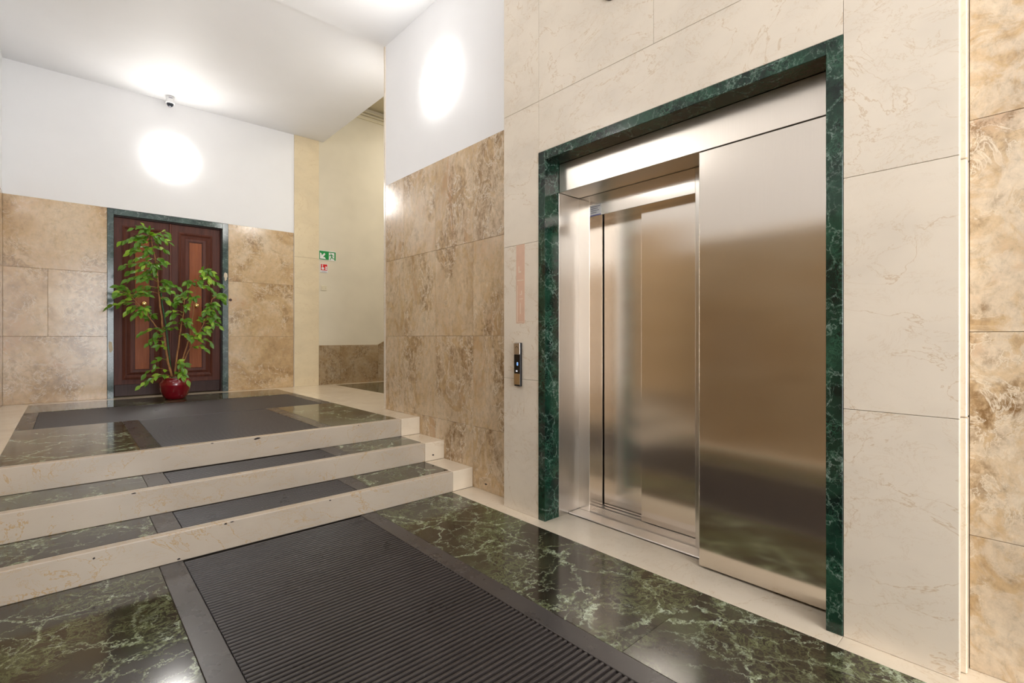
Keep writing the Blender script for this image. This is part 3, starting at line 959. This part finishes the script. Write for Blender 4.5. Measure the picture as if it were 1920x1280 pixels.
# ------------------------------------------------------------------ ceiling camera
sc = empty('security_camera', (0.965, 7.47, ZL), 'small white dome security camera with dark lens on the landing ceiling', 'camera')
bm = bmesh.new()
lathe(bm, [(0.046, 0.0), (0.046, -0.055), (0.050, -0.060), (0.050, -0.080), (0.040, -0.084)], (0.965, 7.47, ZL), 'z', 32)
bd = put('body', bm, 'sign_white', sc)
bm = bmesh.new()
lathe(bm, [(0.038, -0.080)] + [(0.038 * math.cos(a), -0.084 - 0.040 * math.sin(a)) for a in [math.pi / 2 * k / 7 for k in range(7)]] + [(0.004, -0.125)], (0.965, 7.47, ZL), 'z', 32)
put('dome', bm, plain('dark_dome', (0.03, 0.035, 0.045), 0.08, noise_amt=0), sc, smooth=True)
box('label_strip', 0.945, 0.985, 7.421, 7.425, ZL - 0.028, ZL - 0.020, 'sign_grey', bd)

# ------------------------------------------------------------------ signs in the stairwell
YS = YB - 0.0005


def flat(name, polys, m, parent, y0, y1):
    bm = bmesh.new()
    for p in polys:
        prism(bm, p, 'y', y0, y1)
    return put(name, bm, m, parent)


ex = empty('exit_sign', (3.011, YS, 2.40), 'green and white emergency exit sign with arrow and running figure', 'sign')
sx0, sx1, sz0, sz1 = 2.880, 3.146, 2.398, 2.545
W, Hh = sx1 - sx0, sz1 - sz0
U = lambda u, w: (sx0 + u * W, sz0 + w * Hh)
box('board', sx0, sx1, YS - 0.004, YS + 0.002, sz0, sz1, 'sign_white', ex, 0.0008)
flat('green_field', [[U(.02, .05), U(.575, .05), U(.575, .95), U(.02, .95)]], 'sign_green', ex, YS - 0.0050, YS - 0.0038)
flat('arrow', [[U(.06, .13), U(.40, .13), U(.34, .30), U(.235, .32), U(.375, .62), U(.31, .76), U(.165, .46), U(.150, .66), U(.06, .76)]], 'sign_white', ex, YS - 0.0058, YS - 0.0048)
flat('door_pictogram', [[U(.575, .93), U(.985, .93), U(.985, .05), U(.905, .05), U(.905, .80), U(.89, .84), U(.575, .84)]], 'sign_green', ex, YS - 0.0050, YS - 0.0038)
head = [U(.70 + .030 * math.cos(a), .735 + .055 * math.sin(a)) for a in [2 * math.pi * k / 12 for k in range(12)]]
flat('running_figure', [head,
                        [U(.69, .66), U(.75, .66), U(.785, .38), U(.72, .36)],                      # trunk
                        [U(.70, .64), U(.64, .56), U(.585, .55), U(.585, .49), U(.66, .49), U(.72, .55)],   # arm forward
                        [U(.745, .66), U(.83, .58), U(.85, .44), U(.825, .44), U(.805, .54), U(.74, .59)],  # arm back
                        [U(.72, .42), U(.775, .40), U(.70, .16), U(.66, .06), U(.635, .08), U(.665, .20)],  # front leg
                        [U(.75, .44), U(.79, .40), U(.83, .27), U(.92, .26), U(.92, .20), U(.80, .19), U(.765, .30)]],
     'sign_green', ex, YS - 0.0051, YS - 0.0039)

fa = empty('fire_alarm_sign', (2.96, YS, 2.205), 'small red and white fire alarm sign below the exit sign', 'sign')
fx0, fx1, fz0, fz1 = 2.900, 3.018, 2.203, 2.338
V = lambda u, w: (fx0 + u * (fx1 - fx0), fz0 + w * (fz1 - fz0))
box('board', fx0, fx1, YS - 0.003, YS + 0.002, fz0, fz1, 'sign_white', fa, 0.0008)
flat('red_field', [[V(.08, .26), V(.92, .26), V(.92, .96), V(.08, .96)]], 'sign_red', fa, YS - 0.0040, YS - 0.0028)
circ = lambda u, w, r: [V(u + r * math.cos(2 * math.pi * k / 12), w + r * 0.87 * math.sin(2 * math.pi * k / 12)) for k in range(12)]
flat('hand_symbol', [circ(.30, .86, .075), [V(.26, .80), V(.34, .80), V(.34, .62), V(.50, .58), V(.52, .44), V(.44, .33), V(.24, .33), V(.17, .45), V(.19, .56), V(.26, .60)]],
     'sign_white', fa, YS - 0.0048, YS - 0.0038)
flat('flame_symbol', [[V(.66, .34), V(.86, .32), V(.88, .44), V(.80, .52), V(.87, .60), V(.82, .72), V(.70, .74), V(.66, .62), V(.72, .54), V(.64, .46)]],
     'sign_white', fa, YS - 0.0048, YS - 0.0038)
flat('caption', [[V(.20, .15), V(.80, .15), V(.80, .18), V(.20, .18)], [V(.14, .07), V(.86, .07), V(.86, .10), V(.14, .10)]], 'sign_grey', fa, YS - 0.0040, YS - 0.0028)

bp_ = empty('blank_plate', (2.957, YS, 1.925), 'painted blank cover plate on the stairwell wall below the signs', 'cover plate')
box('plate', 2.915, 3.0, YS - 0.006, YS + 0.002, 1.925, 2.005, 'cornice', bp_, 0.003)
for xx in (2.932, 2.983):
    bm = bmesh.new()
    lathe(bm, [(0.006, -0.006), (0.005, -0.0085)], (xx, YS, 1.965), 'y', 12)
    put('screw', bm, 'stair_ceiling', bp_)

# ------------------------------------------------------------------ potted ficus
PC = Vector((0.968, 7.10, PZ))
plant = empty('potted_ficus', PC, 'tall leafy green ficus in a glossy dark red pot before the wooden door', 'potted plant')
bm = bmesh.new()
lathe(bm, [(0.095, 0.001), (0.108, 0.006), (0.128, 0.05), (0.150, 0.11), (0.163, 0.16), (0.163, 0.195), (0.150, 0.222), (0.140, 0.232), (0.143, 0.246), (0.148, 0.252),
           (0.143, 0.256), (0.130, 0.252), (0.126, 0.235), (0.13, 0.20), (0.12, 0.18)], PC, 'z', 56)
pot = put('pot', bm, 'pot', plant, smooth=True)
bm = bmesh.new()
lathe(bm, [(0.118, 0.19), (0.132, 0.225), (0.08, 0.238), (0.02, 0.242)], PC, 'z', 32)
put('soil', bm, 'soil', pot, smooth=True)
bm = bmesh.new()
for k in range(26):
    a = random.uniform(0, 6.28)
    q = random.uniform(0.02, 0.115)
    r = bmesh.ops.create_icosphere(bm, subdivisions=1, radius=random.uniform(0.012, 0.022))
    bmesh.ops.translate(bm, verts=r['verts'], vec=PC + Vector((q * math.cos(a), q * math.sin(a), 0.238)))
mo = put('moss', bm, 'moss', pot, smooth=True)
mo['kind'] = 'stuff'

sinY, cosY = math.sin(YAW), math.cos(YAW)


def at(u, v, y):
    """point of the plant seen at photo pixel (u, v) when it stands in the plane y"""
    k = (u - 960.0) / FPX
    dx, dy = sinY + k * cosY, cosY - k * sinY
    t = y / dy
    return Vector((dx * t, y, 1.2 - (v - 632.5) / FPX * t))


YPL = 7.10
STEMS = {
    'A': ([(323, 706, 0), (315, 678, 0.01), (309, 640, 0.02), (304, 605, 0.02), (300, 570, 0.01), (297, 540, 0), (294, 509, 0), (289, 475, 0), (283, 445, -0.02)], 0.0135),
    'B': ([(310, 634, 0.02), (297, 617, 0), (282, 598, -0.03), (262, 573, -0.06), (247, 556, -0.08)], 0.0085),
    'C': ([(328, 705, -0.02), (331, 671, -0.02), (336, 640, -0.04), (340, 609, -0.05), (344, 586, -0.06), (346, 560, -0.07)], 0.0115),
    'D': ([(334, 706, 0.02), (340, 679, 0.02), (350, 651, 0.03), (359, 615, 0.04), (363, 575, 0.05), (367, 537, 0.05), (377, 513, 0.05)], 0.0095),
    'E': ([(338, 706, 0.04), (345, 676, 0.03), (357, 651, 0.01), (370, 630, -0.02), (388, 596, -0.04), (398, 560, -0.04)], 0.008),
}
stem_pts = {}
for key, (pl, r0) in STEMS.items():
    P3 = [at(u, v, YPL + dy) for u, v, dy in pl]
    # subdivide with a little waviness
    Q = []
    for a, b in zip(P3, P3[1:]):
        for k in range(3):
            f = k / 3
            Q.append(a.lerp(b, f) + Vector((random.uniform(-1, 1), random.uniform(-1, 1), 0)) * 0.003)
    Q.append(P3[-1])
    stem_pts[key] = Q
    bm = bmesh.new()
    n = len(Q)
    tube(bm, Q, [r0 * (1 - 0.62 * i / (n - 1)) for i in range(n)], 8)
    put('stem', bm, 'bark', plant, smooth=True)
bm = bmesh.new()
sp = [at(u, v, YPL + 0.03) for u, v in ((322, 708), (318, 671), (311, 609), (304, 570), (301, 540))]
tube(bm, sp, 0.0075, 8)
put('stake', bm, 'stake', plant, smooth=True)

# a leaf: pointed oval, folded along the midrib, tip bent down; local y = towards the tip
LM = []
for var in range(3):
    bm = bmesh.new()
    rows = [(0.0, 0.0), (0.12, 0.18), (0.30, 0.42), (0.50, 0.48), (0.70, 0.36), (0.86, 0.16), (1.0, 0.0)]
    fold, droop = (0.16, 0.22, 0.12)[var], (0.16, 0.26, 0.08)[var]
    mid, lft, rgt = [], [], []
    for yv, w in rows:
        z = -droop * yv * yv
        mid.append(bm.verts.new((0, yv, z)))
        if w > 0:
            lft.append(bm.verts.new((-w * 0.50, yv, z + fold * w)))
            rgt.append(bm.verts.new((w * 0.50, yv, z + fold * w)))
    nn = len(lft)
    for S in (lft, rgt):
        bm.faces.new((mid[0], mid[1], S[0]))
        for i in range(nn - 1):
            bm.faces.new((mid[i + 1], mid[i + 2], S[i + 1], S[i]))
        bm.faces.new((mid[nn], mid[nn + 1], S[nn - 1]))
    bmesh.ops.recalc_face_normals(bm, faces=bm.faces)
    me = bpy.data.meshes.new('leaf')
    bm.to_mesh(me)
    bm.free()
    me.materials.append(M['leaf'])
    for p in me.polygons:
        p.use_smooth = True
    LM.append(me)

leaf_list = []        # (matrix, variant)


def add_leaf(p, d, size):
    d = d.normalized()
    up = Vector((random.uniform(-.6, .3), random.uniform(-1.2, -0.3), random.uniform(0.1, 0.9)))
    nrm = (up - d * up.dot(d)).normalized()
    xx = d.cross(nrm).normalized()
    m3 = Matrix((xx, d, nrm)).transposed()
    m4 = m3.to_4x4()
    m4.translation = p
    leaf_list.append((m4 @ Matrix.Diagonal((size, size, size, 1)), random.randrange(3)))


def nearest(key, p, up_bias=0.06):
    return min(stem_pts[key], key=lambda q: (q - p).length + (0.25 if q.z > p.z + up_bias else 0))


def twig(key, u, v, n, dy=0.0, droop=0.05, size=0.080, tip_leaf=True):
    tip = at(u, v, YPL + dy)
    base = nearest(key, tip)
    mid = base.lerp(tip, 0.55) + Vector((0, 0, droop))
    Q = []
    for i in range(6):
        t = i / 5
        Q.append(base * (1 - t) ** 2 + mid * 2 * t * (1 - t) + tip * t * t)
    bm = bmesh.new()
    tube(bm, Q, [0.0034 - 0.0022 * i / 5 for i in range(6)], 5)
    put('twig', bm, 'bark', plant, smooth=True)
    L = (tip - base).length
    t0 = max(0.12, 1 - (0.036 * n + 0.02) / max(L, 0.05))
    for i in range(n):
        t = t0 + (1 - t0) * i / max(1, n - 1)
        p = base * (1 - t) ** 2 + mid * 2 * t * (1 - t) + tip * t * t
        tg = ((mid - base) * (1 - t) + (tip - mid) * t).normalized()
        side = tg.cross(Vector((0, 0, 1)))
        if side.length < 0.2:
            side = Vector((1, 0, 0))
        side.normalize()
        s = 1 if i % 2 else -1
        d = tg * random.uniform(0.5, 1.0) + side * s * random.uniform(0.35, 1.0) + Vector((random.uniform(-.35, .35), random.uniform(-.5, .15), random.uniform(-0.75, 0.10)))
        if i == n - 1 and tip_leaf:
            d = tg + Vector((random.uniform(-.2, .2), 0, random.uniform(-.6, 0)))
        add_leaf(p, d, size * random.uniform(0.82, 1.12))


TW = [  # stem, tip pixel, leaves, depth offset
    ('A', 268, 424, 6, -.02), ('A', 252, 428, 5, .04), ('A', 280, 430, 6, -.08), ('A', 228, 452, 7, .02), ('A', 250, 447, 7, -.06), ('A', 244, 468, 7, -.02),
    ('A', 262, 455, 7, -.10), ('A', 249, 486, 7, .03), ('A', 232, 497, 6, -.02), ('A', 246, 510, 6, .05), ('A', 242, 524, 6, -.04), ('A', 262, 522, 7, -.09),
    ('A', 272, 497, 7, -.10), ('A', 312, 435, 6, .03), ('A', 315, 453, 6, -.03), ('A', 309, 468, 6, -.08), ('A', 307, 492, 6, -.05), ('A', 288, 500, 6, -.1), ('A', 274, 512, 5, -.06),
    ('A', 276, 470, 6, -.12), ('A', 296, 447, 5, -.07), ('A', 258, 540, 6, -.03), ('A', 246, 545, 5, .05),
    ('B', 224, 536, 6, -.08), ('B', 206, 574, 7, -.05), ('B', 222, 552, 6, -.14), ('B', 238, 583, 6, -.06), ('B', 250, 592, 5, -.16), ('B', 272, 580, 6, -.12), ('B', 226, 568, 5, .0), ('B', 285, 590, 5, .04), ('B', 276, 552, 5, -.1),
    ('A', 316, 528, 6, -.06), ('A', 332, 537, 7, -.1), ('A', 320, 545, 5, -.14), ('A', 318, 565, 5, -.04), ('C', 348, 575, 6, -.12), ('C', 332, 562, 6, -.05), ('C', 326, 590, 6, -.1), ('C', 320, 606, 5, -.12), ('C', 312, 618, 4, -.05), ('C', 352, 602, 6, -.12), ('C', 362, 615, 6, -.14), ('C', 350, 628, 5, -.1),
    ('D', 393, 508, 6, .02), ('D', 403, 514, 6, .08), ('D', 381, 508, 5, -.02), ('D', 356, 531, 6, .0), ('D', 411, 532, 7, .04), ('D', 390, 525, 6, -.05), ('D', 374, 530, 6, -.05), ('D', 400, 545, 6, -.04), ('D', 345, 548, 6, .02), ('D', 366, 558, 5, -.05),
    ('E', 419, 553, 6, .05), ('E', 417, 562, 5, -.02), ('E', 410, 580, 6, -.06), ('E', 402, 570, 6, -.1), ('E', 409, 598, 6, .0), ('E', 411, 610, 5, -.08), ('E', 398, 605, 7, -.1), ('E', 385, 585, 6, -.1), ('E', 388, 618, 6, -.12), ('E', 394, 642, 6, -.08), ('E', 386, 654, 6, -.12), ('E', 374, 626, 6, -.13), ('E', 362, 634, 5, -.1), ('E', 380, 600, 6, .05), ('E', 396, 588, 5, .06),
    ('A', 264, 625, 5, -.1), ('A', 278, 643, 6, -.12), ('A', 297, 648, 5, -.16), ('A', 285, 634, 6, -.06), ('A', 294, 622, 4, -.1),
    ('A', 264, 722, 8, -.14), ('A', 280, 714, 5, -.18), ('A', 274, 700, 5, -.08), ('A', 291, 682, 5, -.05), ('C', 351, 712, 5, -.17), ('C', 342, 704, 5, -.15), ('C', 340, 688, 5, -.12), ('E', 346, 690, 4, -.1),
]
for key, u, v, n, dy in TW:
    low = v > 670
    twig(key, u, v, n, dy, droop=0.10 if low else 0.05, size=0.086)
for key, u, v, n, dy in TW:
    if v < 600 and random.random() < 0.75 and u < 420 and u > 206:
        twig(key, u + random.uniform(-7, 7) + (4 if u < 270 else -4), v + random.uniform(-6, 8), n - 1, dy + random.uniform(-.04, .04), size=0.084)
order = list(range(len(leaf_list)))
random.shuffle(order)
keep = set(order[:298])
inv = plant.matrix_world.inverted()
rest = bmesh.new()
for i, (m4, var) in enumerate(leaf_list):
    if i in keep:
        o = bpy.data.objects.new('leaf', LM[var])
        COL.objects.link(o)
        o.parent = plant
        mm = m4.copy()
        mm.translation = m4.translation - PC
        o.matrix_basis = mm
    else:
        tmp = LM[var].copy()
        tmp.transform(m4)
        rest.from_mesh(tmp)
        bpy.data.meshes.remove(tmp)
if len(rest.verts):
    fo = put('foliage', rest, 'leaf', plant, smooth=True)
    fo['kind'] = 'stuff'
print('leaves', len(leaf_list))
